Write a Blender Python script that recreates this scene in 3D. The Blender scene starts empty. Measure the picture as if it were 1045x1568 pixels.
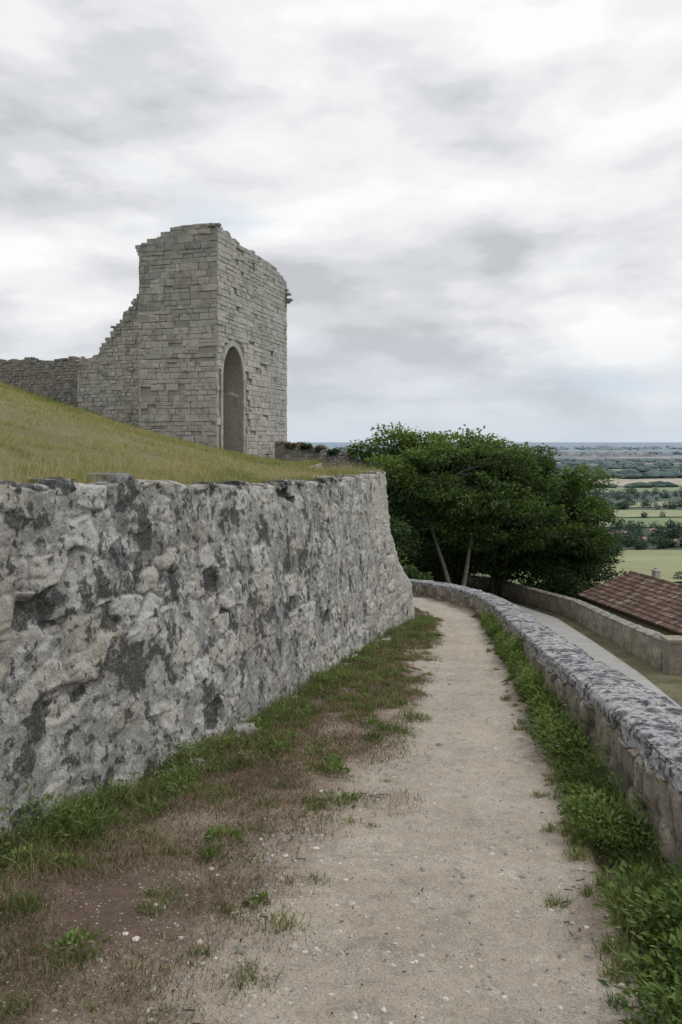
import bpy, math, random
import numpy as np
from mathutils import Vector
rng=np.random.default_rng(7)
random.seed(7)
S=bpy.context.scene
# ------------------------------------------------------------------ noise
def h2(ix,iy,s=0):
    ix=ix.astype(np.int64); iy=iy.astype(np.int64)
    h=(ix*374761393+iy*668265263+s*974634777)&0xffffffff
    h=((h^(h>>13))*1274126177)&0xffffffff
    h=h^(h>>16)
    return h/4294967295.0
def vn(x,y,s=0):
    x=np.asarray(x,float);y=np.asarray(y,float)
    ix=np.floor(x);iy=np.floor(y);fx=x-ix;fy=y-iy
    fx=fx*fx*(3-2*fx);fy=fy*fy*(3-2*fy)
    a=h2(ix,iy,s);b=h2(ix+1,iy,s);c=h2(ix,iy+1,s);d=h2(ix+1,iy+1,s)
    return (a*(1-fx)+b*fx)*(1-fy)+(c*(1-fx)+d*fx)*fy
def fbm(x,y,o=4,s=0,r=.5):
    v=0;a=1;t=0
    for i in range(o):
        v=v+a*vn(x*2**i+i*17.3,y*2**i-i*9.1,s+i);t+=a;a*=r
    return v/t*2-1
def voro(x,y,s=0,j=.9):
    ix=np.floor(x);iy=np.floor(y)
    f1=np.full(x.shape,9.);f2=np.full(x.shape,9.);idr=np.zeros(x.shape);idr2=np.zeros(x.shape)
    for dx in (-1,0,1):
        for dy in (-1,0,1):
            cx=ix+dx;cy=iy+dy
            px=cx+.5+(h2(cx,cy,s)-.5)*j;py=cy+.5+(h2(cx,cy,s+5)-.5)*j
            d=np.hypot(px-x,py-y)
            m=d<f1
            f2=np.where(m,f1,np.minimum(f2,d));
            idr=np.where(m,h2(cx,cy,s+9),idr);idr2=np.where(m,h2(cx,cy,s+13),idr2)
            f1=np.where(m,d,f1)
    return f1,f2,idr,idr2
def sm(t):
    t=np.clip(t,0,1);return t*t*(3-2*t)
# ------------------------------------------------------------------ mesh helper
def mk(name,V,Fs,mats=None,attrs=None,mi=None,smooth=False,parent=None):
    me=bpy.data.meshes.new(name)
    V=np.asarray(V,np.float32).reshape(-1,3)
    if not isinstance(Fs,(list,tuple)): Fs=[Fs]
    Fs=[np.asarray(f,np.int32) for f in Fs if len(f)]
    me.vertices.add(len(V));me.vertices.foreach_set('co',V.ravel())
    lp=np.concatenate([f.ravel() for f in Fs])
    tot=np.concatenate([np.full(len(f),f.shape[1],np.int32) for f in Fs])
    st=np.concatenate([[0],np.cumsum(tot)[:-1]]).astype(np.int32)
    me.loops.add(len(lp));me.loops.foreach_set('vertex_index',lp)
    me.polygons.add(len(tot));me.polygons.foreach_set('loop_start',st)
    if mi is not None: me.polygons.foreach_set('material_index',np.asarray(mi,np.int32))
    me.polygons.foreach_set('use_smooth',np.full(len(tot),bool(smooth)))
    me.update(calc_edges=True)
    for k,a in (attrs or {}).items():
        a=np.asarray(a,np.float32)
        if a.ndim==1:
            me.attributes.new(k,'FLOAT','POINT').data.foreach_set('value',a)
        else:
            if a.shape[1]==3: a=np.hstack([a,np.ones((len(a),1),np.float32)])
            me.attributes.new(k,'FLOAT_COLOR','POINT').data.foreach_set('color',a.ravel())
    for m in (mats if isinstance(mats,(list,tuple)) else [mats]):
        if m: me.materials.append(m)
    ob=bpy.data.objects.new(name,me);S.collection.objects.link(ob)
    if parent: ob.parent=parent
    return ob
def empty(name):
    o=bpy.data.objects.new(name,None);S.collection.objects.link(o);return o
def gridF(nu,nv):
    i=np.arange(nu-1)[:,None]*nv+np.arange(nv-1)[None,:]
    return np.stack([i,i+nv,i+nv+1,i+1],-1).reshape(-1,4)
class Acc:
    def __init__(s): s.V=[];s.Q=[];s.T=[];s.n=0;s.A=[]
    def add(s,V,Q=None,T=None,a=0.0):
        V=np.asarray(V,float).reshape(-1,3)
        if Q is not None and len(Q): s.Q.append(np.asarray(Q)+s.n)
        if T is not None and len(T): s.T.append(np.asarray(T)+s.n)
        s.V.append(V);s.n+=len(V)
        a=np.asarray(a,float)
        s.A.append(np.broadcast_to(a,(len(V),)+a.shape[-1:] if a.ndim else (len(V),)) if a.ndim<2 and not (a.ndim==1 and len(a)==len(V)) else a)
    def make(s,name,mat,key='tone',**k):
        F=[]
        if s.Q:F.append(np.vstack(s.Q))
        if s.T:F.append(np.vstack(s.T))
        return mk(name,np.vstack(s.V),F,mat,{key:np.concatenate(s.A)},**k)
BOXQ=[[0,3,2,1],[4,5,6,7],[0,1,5,4],[1,2,6,5],[2,3,7,6],[3,0,4,7]]
def box(acc,c,u,v,w,a=0.):
    c=np.array(c,float);u=np.array(u,float);v=np.array(v,float);w=np.array(w,float)
    V=[c-u-v-w,c+u-v-w,c+u+v-w,c-u+v-w,c-u-v+w,c+u-v+w,c+u+v+w,c-u+v+w]
    acc.add(V,BOXQ,a=a)
def _cube(n=6):
    P_=[];Q=[];k=0
    g=np.linspace(-1,1,n)
    for ax in range(3):
        for sg in (-1,1):
            A,B_=np.meshgrid(g,g,indexing='ij');C=np.full(A.shape,float(sg))
            L=[None]*3;L[ax]=C;L[(ax+1)%3]=A;L[(ax+2)%3]=B_
            P_.append(np.stack(L,-1).reshape(-1,3));f=gridF(n,n)+k
            Q.append(f if sg>0 else f[:,::-1]);k+=n*n
    return np.vstack(P_),np.vstack(Q)
CUV,CUQ=_cube()
def rstone(acc,c,u,v,w,seed,a=.5,rough=.12):
    V=CUV.copy();ln=np.linalg.norm(V,axis=1,keepdims=True)
    V=V*.62+V/ln*1.15*.38
    o=seed*7.13
    V=V*(1+rough*(fbm(V[:,0:1]*1.3+o+V[:,2:3]*.7,V[:,1:2]*1.3-o+V[:,2:3]*.9,3,seed%97)))
    M=np.stack([np.array(u,float),np.array(v,float),np.array(w,float)])
    acc.add(V@M+np.array(c,float),CUQ,a=a)
# ------------------------------------------------------------------ node helper
def nd(nt,t,ins=None,**props):
    n=nt.nodes.new(t)
    for k,v in props.items(): setattr(n,k,v)
    for k,v in (ins or {}).items():
        if isinstance(v,bpy.types.NodeSocket): nt.links.new(v,n.inputs[k])
        else: n.inputs[k].default_value=v
    return n
def c4(c): return tuple(c)+(1,) if len(c)==3 else c
def ramp(nt,f,stops,interp='LINEAR'):
    r=nd(nt,'ShaderNodeValToRGB',{0:f});cr=r.color_ramp;cr.interpolation=interp
    while len(cr.elements)<len(stops): cr.elements.new(.5)
    for e,(p,c) in zip(cr.elements,stops):
        e.position=p;e.color=c4(c) if not isinstance(c,(int,float)) else (c,c,c,1)
    return r.outputs[0]
def mix(nt,f,a,b,bl='MIX'):
    n=nt.nodes.new('ShaderNodeMix');n.data_type='RGBA';n.blend_type=bl
    for i,v in ((0,f),(6,a),(7,b)):
        if isinstance(v,bpy.types.NodeSocket): nt.links.new(v,n.inputs[i])
        else: n.inputs[i].default_value=v if i==0 else c4(v)
    return n.outputs[2]
def mt(nt,op,a,b=0.0,clamp=False):
    n=nd(nt,'ShaderNodeMath',{0:a,1:b},operation=op);n.use_clamp=clamp;return n.outputs[0]
def noise(nt,co,sc,det=5,ro=.55,di=0.):
    return nd(nt,'ShaderNodeTexNoise',{'Vector':co,'Scale':sc,'Detail':det,'Roughness':ro,'Distortion':di}).outputs['Fac']
def attr(nt,name,what='Fac'):
    n=nt.nodes.new('ShaderNodeAttribute');n.attribute_name=name;return n.outputs[what]
def newmat(name):
    m=bpy.data.materials.new(name);m.use_nodes=True;nt=m.node_tree;nt.nodes.clear()
    out=nt.nodes.new('ShaderNodeOutputMaterial')
    b=nt.nodes.new('ShaderNodeBsdfPrincipled');b.inputs['Roughness'].default_value=.9
    b.inputs['Specular IOR Level'].default_value=.15
    nt.links.new(b.outputs[0],out.inputs[0])
    co=nt.nodes.new('ShaderNodeTexCoord').outputs['Object']
    return m,nt,b,co,out
def bump(nt,b,h,st=.5,dist=.02):
    n=nd(nt,'ShaderNodeBump',{'Height':h,'Strength':st,'Distance':dist});nt.links.new(n.outputs[0],b.inputs['Normal'])
def setc(nt,b,c): nt.links.new(c,b.inputs['Base Color'])
# ------------------------------------------------------------------ materials
def mat_wall():
    m,nt,b,co,_=newmat('weathered_rubble')
    n1=noise(nt,co,1.1,5);n2=noise(nt,co,6.,8,.62,.1);n3=noise(nt,co,3.4,9,.66,.15);n4=noise(nt,co,70,4,.7);n5=noise(nt,co,17,7,.7)
    rr_=attr(nt,'tone');mo=attr(nt,'mortar')
    base=mix(nt,ramp(nt,n1,[(.35,0),(.65,1)]),(.30,.30,.295),(.45,.43,.39))
    stone=ramp(nt,rr_,[(0,(.13,.135,.14)),(.3,(.24,.24,.235)),(.6,(.36,.345,.31)),(.82,(.45,.425,.375)),(1,(.54,.53,.50))])
    c=mix(nt,mt(nt,'MULTIPLY',mo,.9),stone,base)
    c=mix(nt,mt(nt,'MULTIPLY',ramp(nt,n5,[(.48,0),(.62,1)]),.45),c,(.15,.155,.155))
    c=mix(nt,mt(nt,'MULTIPLY',ramp(nt,n2,[(.52,0),(.57,1)]),.7),c,mix(nt,n5,(.42,.42,.41),(.68,.67,.64)))
    ochre=ramp(nt,noise(nt,co,1.7,6,.6,.1),[(.58,0),(.68,1)])
    c=mix(nt,mt(nt,'MULTIPLY',ochre,.4),c,(.38,.30,.20))
    fresh=attr(nt,'fresh')
    c=mix(nt,mt(nt,'MULTIPLY',fresh,.7),c,mix(nt,n5,(.38,.355,.31),(.66,.62,.55)))
    li=mt(nt,'ADD',n3,mt(nt,'MULTIPLY',attr(nt,'hole'),.12))
    li=mt(nt,'ADD',li,mt(nt,'MULTIPLY',mt(nt,'SUBTRACT',.5,rr_),mt(nt,'MULTIPLY',mt(nt,'SUBTRACT',1.3,mo),.09)))
    li=mt(nt,'SUBTRACT',li,mt(nt,'MULTIPLY',fresh,.08))
    dk=ramp(nt,li,[(.55,0),(.585,1)])
    dk2=mt(nt,'MULTIPLY',dk,ramp(nt,n4,[(.32,.35),(.55,.95)]))
    c=mix(nt,dk2,c,(.045,.048,.048))
    n6=noise(nt,co,11,8,.68,.1)
    c=mix(nt,mt(nt,'MULTIPLY',ramp(nt,mt(nt,'SUBTRACT',n6,mt(nt,'MULTIPLY',fresh,.05)),[(.555,0),(.59,1)]),.85),c,(.06,.063,.062))
    c=mix(nt,mt(nt,'MULTIPLY',attr(nt,'crev'),.8),c,(.06,.057,.05))
    c=mix(nt,1.,c,ramp(nt,n4,[(.25,.68),(.7,1.25)]),'MULTIPLY')
    setc(nt,b,c)
    h=mt(nt,'ADD',mt(nt,'MULTIPLY',n5,1.3),mt(nt,'ADD',mt(nt,'MULTIPLY',n4,.5),mt(nt,'MULTIPLY',n6,1.)))
    bump(nt,b,h,.9,.02);return m
M_wall=mat_wall()
def mat_stone(name,lo,hi,grime=.35,warm=(.34,.29,.22),sc=1.,dk=(.14,.14,.135)):
    m,nt,b,co,_=newmat(name)
    r=attr(nt,'tone');n1=noise(nt,co,.45*sc,6,.6,.3);n2=noise(nt,co,6*sc,6,.65);n3=noise(nt,co,1.6*sc,8,.7,.5)
    c=mix(nt,r,lo,hi)
    c=mix(nt,mt(nt,'MULTIPLY',ramp(nt,n1,[(.45,0),(.65,1)]),.55),c,warm)
    c=mix(nt,mt(nt,'MULTIPLY',ramp(nt,n3,[(.5,0),(.64,1)]),grime),c,dk)
    c=mix(nt,1.,c,ramp(nt,n2,[(.25,.72),(.72,1.2)]),'MULTIPLY')
    setc(nt,b,c);bump(nt,b,mt(nt,'ADD',n2,n3),.8,.04);return m
M_tower=mat_stone('tower_limestone',(.27,.265,.25),(.53,.51,.47),.6,(.44,.415,.365))
M_core=mat_stone('tower_mortar',(.33,.32,.29),(.33,.32,.29),.4,(.34,.32,.27))
M_old=mat_stone('dark_rubble',(.16,.155,.145),(.38,.36,.32),.6,(.32,.29,.24))
M_jamb=mat_stone('pale_jamb_stone',(.60,.56,.49),(.68,.64,.57),.10,(.60,.56,.49))
def mat_parapet_face():
    m,nt,b,co,_=newmat('parapet_rubble')
    c=mix(nt,attr(nt,'tone'),(.19,.175,.15),(.42,.375,.31))
    n=noise(nt,co,9,8,.7,.2);n4=noise(nt,co,60,4)
    c=mix(nt,attr(nt,'mortar'),c,(.33,.30,.25))
    c=mix(nt,ramp(nt,n,[(.5,0),(.6,.7)]),c,(.08,.075,.065))
    c=mix(nt,mt(nt,'MULTIPLY',attr(nt,'crev'),.8),c,(.045,.04,.035))
    c=mix(nt,1.,c,ramp(nt,n4,[(.25,.75),(.7,1.2)]),'MULTIPLY')
    setc(nt,b,c);bump(nt,b,mt(nt,'ADD',n,mt(nt,'MULTIPLY',n4,.4)),.8,.02);return m
def mat_coping():
    m,nt,b,co,_=newmat('lichened_coping')
    n1=noise(nt,co,2.2,8,.7,.3);n2=noise(nt,co,9,9,.72,.3);n4=noise(nt,co,70,4)
    c=mix(nt,ramp(nt,n2,[(.44,0),(.52,1)]),(.075,.078,.085),(.38,.385,.39))
    c=mix(nt,ramp(nt,n1,[(.5,0),(.62,.6)]),c,(.55,.55,.545))
    c=mix(nt,ramp(nt,noise(nt,co,22,8,.72,.2),[(.53,0),(.57,.9)]),c,(.05,.051,.055))
    c=mix(nt,1.,c,ramp(nt,n4,[(.25,.75),(.7,1.2)]),'MULTIPLY')
    setc(nt,b,c);bump(nt,b,mt(nt,'ADD',n2,mt(nt,'MULTIPLY',n4,.4)),.8,.015);return m
M_pf=mat_parapet_face();M_cop=mat_coping()
def mat_ground():
    m,nt,b,co,_=newmat('ground_earth')
    g=attr(nt,'gcol','Color');near=attr(nt,'near')
    n1=noise(nt,co,1.6,7,.65,.3);n2=noise(nt,co,14,7,.7,.2);n3=noise(nt,co,110,4,.75);n4=noise(nt,co,7,5,.7)
    c=mix(nt,near,g,mix(nt,1.,g,ramp(nt,n1,[(.3,.74),(.68,1.2)]),'MULTIPLY'))
    c=mix(nt,near,c,mix(nt,1.,c,ramp(nt,n2,[(.3,.72),(.7,1.25)]),'MULTIPLY'))
    c=mix(nt,near,c,mix(nt,1.,c,ramp(nt,n3,[(.32,.58),(.68,1.38)]),'MULTIPLY'))
    warm=mt(nt,'MULTIPLY',mt(nt,'MULTIPLY',near,attr(nt,'path')),ramp(nt,n4,[(.42,0),(.6,.5)]))
    c=mix(nt,warm,c,(.47,.385,.30))
    v=nd(nt,'ShaderNodeTexVoronoi',{'Vector':co,'Scale':46.});v2=nd(nt,'ShaderNodeTexVoronoi',{'Vector':co,'Scale':100.})
    pv=mt(nt,'MULTIPLY',v.outputs['Color'],1.)
    peb=mt(nt,'MULTIPLY',ramp(nt,v.outputs['Distance'],[(.22,1),(.34,0)]),mt(nt,'MULTIPLY',near,ramp(nt,pv,[(.55,0),(.6,.75)])))
    c=mix(nt,peb,c,mix(nt,pv,(.22,.21,.19),(.64,.62,.58)))
    peb2=mt(nt,'MULTIPLY',ramp(nt,v2.outputs['Distance'],[(.2,1),(.35,0)]),mt(nt,'MULTIPLY',mt(nt,'MULTIPLY',near,attr(nt,'path')),ramp(nt,mt(nt,'MULTIPLY',v2.outputs['Color'],1.),[(.5,0),(.55,.7)])))
    c=mix(nt,peb2,c,(.60,.57,.52))
    setc(nt,b,c)
    h=mt(nt,'ADD',n2,mt(nt,'ADD',mt(nt,'MULTIPLY',n3,.5),mt(nt,'MULTIPLY',mt(nt,'ADD',peb,peb2),.5)))
    bump(nt,b,h,.9,.02);return m
M_ground=mat_ground()
def mat_mound():
    m,nt,b,co,_=newmat('mound_turf')
    n1=noise(nt,co,.6,6,.6);n2=noise(nt,co,8,6,.7);n3=noise(nt,co,60,4,.7)
    c=mix(nt,ramp(nt,n1,[(.35,0),(.65,1)]),(.21,.215,.09),(.32,.28,.16))
    c=mix(nt,1.,c,ramp(nt,n2,[(.25,.7),(.75,1.25)]),'MULTIPLY')
    c=mix(nt,1.,c,ramp(nt,n3,[(.25,.6),(.75,1.35)]),'MULTIPLY')
    setc(nt,b,c);bump(nt,b,mt(nt,'ADD',n2,n3),.9,.05);return m
M_mound=mat_mound()
def mat_leaf(name,stops,tr=.3):
    m,nt,b,co,out=newmat(name)
    c=ramp(nt,attr(nt,'tone'),stops)
    setc(nt,b,c);b.inputs['Roughness'].default_value=.6;b.inputs['Specular IOR Level'].default_value=.25
    t=nd(nt,'ShaderNodeBsdfTranslucent',{'Color':mix(nt,1.,c,(1.3,1.35,.6),'MULTIPLY')})
    x=nd(nt,'ShaderNodeMixShader',{0:tr,1:b.outputs[0],2:t.outputs[0]})
    nt.links.new(x.outputs[0],out.inputs[0]);return m
M_leafA=mat_leaf('tree_leaves',[(0,(.022,.042,.014)),(.35,(.065,.11,.028)),(.7,(.145,.21,.055)),(1,(.23,.30,.095))])
M_leafB=mat_leaf('dark_tree_leaves',[(0,(.016,.032,.013)),(.5,(.05,.085,.03)),(1,(.10,.15,.055))])
M_leafW=mat_leaf('weed_leaves',[(0,(.06,.10,.025)),(.5,(.145,.21,.06)),(1,(.25,.33,.12))])
M_gr=mat_leaf('mound_grass_blades',[(0,(.155,.185,.06)),(.35,(.27,.275,.11)),(.65,(.40,.345,.20)),(1,(.52,.43,.31))])
M_dry=mat_leaf('dry_verge_blades',[(0,(.085,.12,.035)),(.3,(.15,.155,.065)),(.5,(.17,.115,.085)),(.75,(.25,.18,.13)),(1,(.37,.30,.21))],.2)
M_grn=mat_leaf('green_verge_blades',[(0,(.07,.11,.03)),(.5,(.145,.19,.06)),(.85,(.24,.265,.11)),(1,(.40,.35,.22))])
def mat_attr(name,key='gcol',sc=3.,lo=.8,hi=1.15,rough=.9,bst=.4):
    m,nt,b,co,_=newmat(name)
    n=noise(nt,co,sc,5,.6)
    setc(nt,b,mix(nt,1.,attr(nt,key,'Color'),ramp(nt,n,[(.3,lo),(.7,hi)]),'MULTIPLY'));b.inputs['Roughness'].default_value=rough
    bump(nt,b,n,bst,.02);return m
M_far=mat_attr('distant_surface',sc=.02)
M_peb=mat_attr('gravel_stone',sc=80.)
def mat_bark():
    m,nt,b,co,_=newmat('pale_bark');n=noise(nt,co,9,7,.7,.5)
    setc(nt,b,ramp(nt,n,[(.3,(.14,.13,.11)),(.7,(.40,.38,.33))]));bump(nt,b,n,.8,.03);return m
M_bark=mat_bark()
def mat_simple(name,c1,c2,sc,rough=.9,bs=.4):
    m,nt,b,co,_=newmat(name);n=noise(nt,co,sc,7,.65,.3)
    setc(nt,b,ramp(nt,n,[(.3,c1),(.7,c2)]));b.inputs['Roughness'].default_value=rough;bump(nt,b,n,bs,.02);return m
M_barkd=mat_simple('dark_bark',(.05,.045,.035),(.12,.105,.085),9.)
M_road=mat_simple('worn_asphalt',(.32,.315,.30),(.44,.43,.405),1.5)
M_render=mat_simple('house_render',(.33,.28,.21),(.42,.37,.29),2.)
M_wood=mat_simple('dark_timber',(.035,.028,.022),(.07,.055,.04),8.)
M_glass=mat_simple('window_glass',(.02,.025,.03),(.03,.035,.04),1.,.1,0.)
M_shut=mat_simple('shutter_paint',(.13,.09,.06),(.17,.12,.08),5.,.6)
M_chim=mat_simple('chimney_render',(.45,.43,.39),(.60,.57,.52),6.)
def mat_tile():
    m,nt,b,co,_=newmat('terracotta_tile');n=noise(nt,co,5,7,.7,.3)
    c=ramp(nt,attr(nt,'tone'),[(0,(.12,.08,.068)),(.5,(.19,.12,.098)),(.85,(.28,.175,.135)),(1,(.36,.29,.245))])
    c=mix(nt,ramp(nt,n,[(.46,0),(.62,.75)]),c,(.09,.078,.07))
    setc(nt,b,c);bump(nt,b,n,.4,.02);return m
M_tile=mat_tile()
# ------------------------------------------------------------------ terrain functions  (eye of the visitor is z=0)
I=np.interp
def P(Y): return I(Y,[-60,0,3.47,14.5,16.5,19.5,22.3,25.5,29,40,60,72,90,200],[-6,1.087,1.49,2.77,2.9,2.75,2.1,1.2,.8,1.2,1.2,-6,-35,-400])
def Lw(Y): return I(Y,[-60,0,10,20.3,28,36,49,60,72,82,90,100,200],[-5,5,6.7,8.44,9.8,10.6,9.1,5.8,0,-10,-30,-80,-450])
def zr(Y): return I(Y,[-60,0,20.3,28,36,49,60,100],[-1,-3.4,-5.9,-7.1,-8,-9.2,-10.1,-13])
def zc(Y): return I(Y,[-60,30,60],[6.36,-5.34,-6.5])
WB=np.array([(-3.0,-2.5),(-1.60,3.77),(-.98,5.38),(-.44,7.42),(.22,10.3),(.85,13.0),(1.45,14.9),(1.35,17),(-.3,22),(-.8,35),(0,60),(-8,75)],float)
WT=np.array([(-3.25,-2.5),(-1.65,3.85),(-1.265,5.38),(-.752,7.42),(-.03,10.3),(.60,12.8),(.75,13.4),(.3,16),(-1.2,22),(-1.5,35),(-1.2,60),(-10,75)],float)
def wbx(Y): return I(Y,WB[:,1],WB[:,0])
def B(Y): return I(Y,WT[:,1],WT[:,0])
def zw(Y): return I(Y,[0,3.2,3.85,4.1,5.08,6.04,7.45,9.72,13.4,16,22,35,60],[-.18,-.19,-.21,-.27,-.26,-.35,-.435,-.51,-.545,-.7,-1,-1.2,-1.6])
def ground(X,Y):
    p=P(Y);l=Lw(Y);a=p+.32;b=np.maximum(l-4.6,p+.95)
    t=sm((X-a)/(b-a));z=zc(Y)*(1-t)+zr(Y)*t
    road=sm((X-(l-4.5))/.1)*sm(((l-.75)-X)/.1);z=z-.08*road*(Y<75)
    o=np.maximum(0,X-(l+.5));z=z-1.5*sm(o/1.6)-.2*np.maximum(0,o-1)
    r=np.hypot(X+30,Y-30);z=z-.25*np.maximum(0,r-100)
    return np.where(z<-70,-80+10*np.exp(np.clip((z+70)/10,-40,0)),z)
def mound(X,Y):
    d=np.maximum(0,(B(Y)-X)*.97);s=1-np.exp(-d/6)
    pl=.623-.3*X-.067*Y;pl=np.where(pl>3.6,3.6+.2*(pl-3.6),pl)
    pl=pl+.55*np.exp(-((X+2.5)/5.5)**2-((Y-38)/16)**2)
    z=pl*s+(zw(Y)-.05)*(1-s)
    z=z+.10*fbm(X*.5,Y*.5,3,3)*s+.03*fbm(X*2.5,Y*2.5,3,5)
    z=z-.2*np.maximum(0,Y-62)-.25*np.maximum(0,-X-60)
    return z
LP=lambda Y:I(Y,[-5,2.39,3.3,4.43,6.13,8.5,12,16.5,20,25,30,60],[-1,-.48,-.2,.138,.42,.84,1.36,1.75,1.3,.0,-.2,.3])
RP=lambda Y:I(Y,[-5,2.39,4.32,6.6,9.4,15.1,19,22.5,25.5,29,60],[-.1,.84,1.20,1.56,1.96,2.62,2.55,1.8,1.0,.65,1.])
def pathmask(X,Y):
    n=.34*fbm(X*2.2,Y*1.6,5,21)
    return sm(((X-LP(Y))+n)/.50+.5)*sm(((RP(Y)-X)+n*.55)/.30+.5)
# ------------------------------------------------------------------ ground sheet
def geo(a,b,step,k):
    o=[a];s=step
    while o[-1]<b: s*=k;o.append(o[-1]+s)
    return np.array(o[1:])
xs=np.concatenate([-geo(2.8,40000,.06,1.09)[::-1],np.arange(-2.8,3.3,.04),np.arange(3.4,14,.22),geo(14,40000,.3,1.07)])
ys=np.concatenate([-geo(-1.4,40000,.1,1.12)[::-1],np.arange(1.4,10,.035),np.arange(10,25,.09),np.arange(25,70,.4),geo(70,40000,.6,1.05)])
XX,YY=np.meshgrid(xs,ys,indexing='ij')
ZZ=ground(XX,YY)
nearm=(np.abs(XX)<6)&(YY>-2)&(YY<30)
pm=pathmask(XX,YY)*nearm
def micro(x,y): return .028*fbm(x*1.6,y*1.6,4,31)+.012*fbm(x*9,y*9,3,33)
ZZ=ZZ+np.where(nearm,micro(XX,YY)+(1-pm)*.03*(1+fbm(XX*4,YY*4,3,35)),0)
dist=np.hypot(XX,YY)
dirt=np.array([.55,.475,.385]);dirt2=np.array([.45,.415,.365]);red=np.array([.19,.135,.105]);soil=np.array([.28,.22,.165]);grn=np.array([.10,.12,.055])
k=(fbm(XX*.9,YY*.9,4,41)*.5+.5)[...,None]
cp=dirt*(1-k)+dirt2*k
fr=(XX-LP(YY))/np.maximum(.2,RP(YY)-LP(YY))
tr_=np.exp(-((fr-.62)/.14)**2)+.6*np.exp(-((fr-.25)/.1)**2)
cp=cp*(1+.10*(tr_[...,None]-.4))
k2=sm(fbm(XX*1.7,YY*1.7,4,43)*1.5+.5)[...,None]
cv=red*(1-k2)+soil*k2
kg=sm((XX-RP(YY))*3)[...,None]
cv=cv*(1-kg*.6)+grn*kg*.6
col=cp*pm[...,None]+cv*(1-pm[...,None])
hill=np.array([.10,.125,.05])
out=sm((XX-P(YY)-.4)*2)[...,None];out=np.maximum(out,sm((YY-28)/4)[...,None]);out=np.maximum(out,sm((-XX-5)/3)[...,None]);out=np.maximum(out,sm((-YY-8)/5)[...,None])
gg=hill*(.8+.5*(fbm(XX*.05,YY*.05,4,51)*.5+.5))[...,None]
rs_=(sm((XX-(Lw(YY)-1.6))*3)*sm((Lw(YY)+.3-XX)*3))[...,None]
gg=gg*(1-rs_)+np.array([.20,.19,.11])*rs_*(.8+.4*fbm(XX*2,YY*2,3,53))[...,None]
col=col*(1-out)+gg*out
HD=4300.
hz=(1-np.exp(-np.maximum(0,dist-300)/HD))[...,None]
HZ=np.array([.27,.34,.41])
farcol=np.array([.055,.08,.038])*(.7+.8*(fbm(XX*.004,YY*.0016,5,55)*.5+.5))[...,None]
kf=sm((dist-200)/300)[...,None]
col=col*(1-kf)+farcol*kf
col=col*(1-hz)+HZ*hz  # distance haze painted into the ground vertex colours
near=1-sm((dist-15)/60)
V=np.stack([XX,YY,ZZ],-1).reshape(-1,3)
F=gridF(len(xs),len(ys))
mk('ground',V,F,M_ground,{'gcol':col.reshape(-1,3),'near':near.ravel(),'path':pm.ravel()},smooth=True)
pmv=pm.ravel();sel=pmv[F].min(1)>.55
Fp=F[sel];u,inv=np.unique(Fp,return_inverse=True)
Vp=V[u].copy();Vp[:,2]+=.004
mk('footpath',Vp,inv.reshape(-1,4),M_ground,{'gcol':col.reshape(-1,3)[u],'near':near.ravel()[u],'path':pm.ravel()[u]},smooth=True)
ry=np.arange(-20,74,.5)
rv=[];
for f in (0,.33,.66,1.):
    x=(Lw(ry)-4.4)*(1-f)+(Lw(ry)-.85)*f
    rv.append(np.stack([x,ry,zr(ry)+.0+.03*math.sin(f*3.14)],-1))
rv=np.stack(rv,1)
mk('road',rv.reshape(-1,3),gridF(len(ry),4)[:,::-1],M_road,smooth=True)
# ------------------------------------------------------------------ grassy mound
my=np.concatenate([np.arange(-12,2,.5),np.arange(2,16,.12),np.arange(16,80,.5)])
md=np.concatenate([[.03],geo(.03,110,.07,1.05)])
YM,DM=np.meshgrid(my,md,indexing='ij');XM=B(YM)-DM
mk('grassy_mound',np.stack([XM,YM,mound(XM,YM)],-1).reshape(-1,3),gridF(len(my),len(md)),M_mound,smooth=True)
# ------------------------------------------------------------------ retaining wall
def rubble(a,b,cell=(.34,.22),seed=0,amp=1.,cov=.5,flat=1.,holes=.05):
    wa=a+.06*fbm(a*3.3,b*3.3,4,seed+1,.6);wb=b+.05*fbm(a*3.3,b*3.3,4,seed+2,.6)
    row=np.floor(wb/cell[1])
    f1,f2,r1,r2=voro(wa/cell[0]+.5*(row%2),wb/cell[1],seed+3,.75)
    e=f2-f1
    st=np.clip(e*4.2,0,1)**.5*(.014+.05*r1)*flat
    hole=(r2<holes)
    st=np.where(hole,-.045*np.clip(e*3.5,0,1)+.01,st)
    g1,g2,q1,_=voro(wa/.12,wb/.085,seed+7)
    st2=np.clip((g2-g1)*3,0,1)*.016*q1
    pl=(.020+.032*fbm(a*1.1,b*1.4,4,seed+11))*(.4+.6*flat)+.02*(cov-.5)*2
    kk=.004;mx=np.where(hole,st,kk*np.log(np.exp(st/kk)+np.exp(pl/kk)))
    mort=1/(1+np.exp(-(pl-st)/.004));mort=np.where(hole,0,mort)
    rough=.010*fbm(a*5,b*5,6,seed+15,.65)+.006*fbm(a*28,b*28,3,seed+19)
    D=(mx+st2*(.5+.5*(1-mort)))*amp+rough
    crev=np.clip(1-e*8,0,1)*(1-mort*.7)
    return D,r1,mort,hole.astype(float)*np.clip(e*4,0,1),crev
tk=np.arange(len(WB),dtype=float)
up=[0.];
while up[-1]<len(WB)-1-1e-6:
    uu=up[-1];i=min(int(uu),len(WB)-2);seg=np.linalg.norm(WT[i+1]-WT[i])
    yv=I(uu,tk,WT[:,1]);st=max(.013,.0036*abs(yv)) if 1.5<yv<15 else (.08 if yv<=1.5 else (.1 if yv<25 else .5))
    up.append(min(uu+st/seg,len(WB)-1))
up=np.array(up)
def smp(u,A):
    r=0
    for o,w in ((-.3,.25),(0,.5),(.3,.25)): r=r+w*I(np.clip(u+o,0,len(A)-1),tk,A)
    return r
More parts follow.
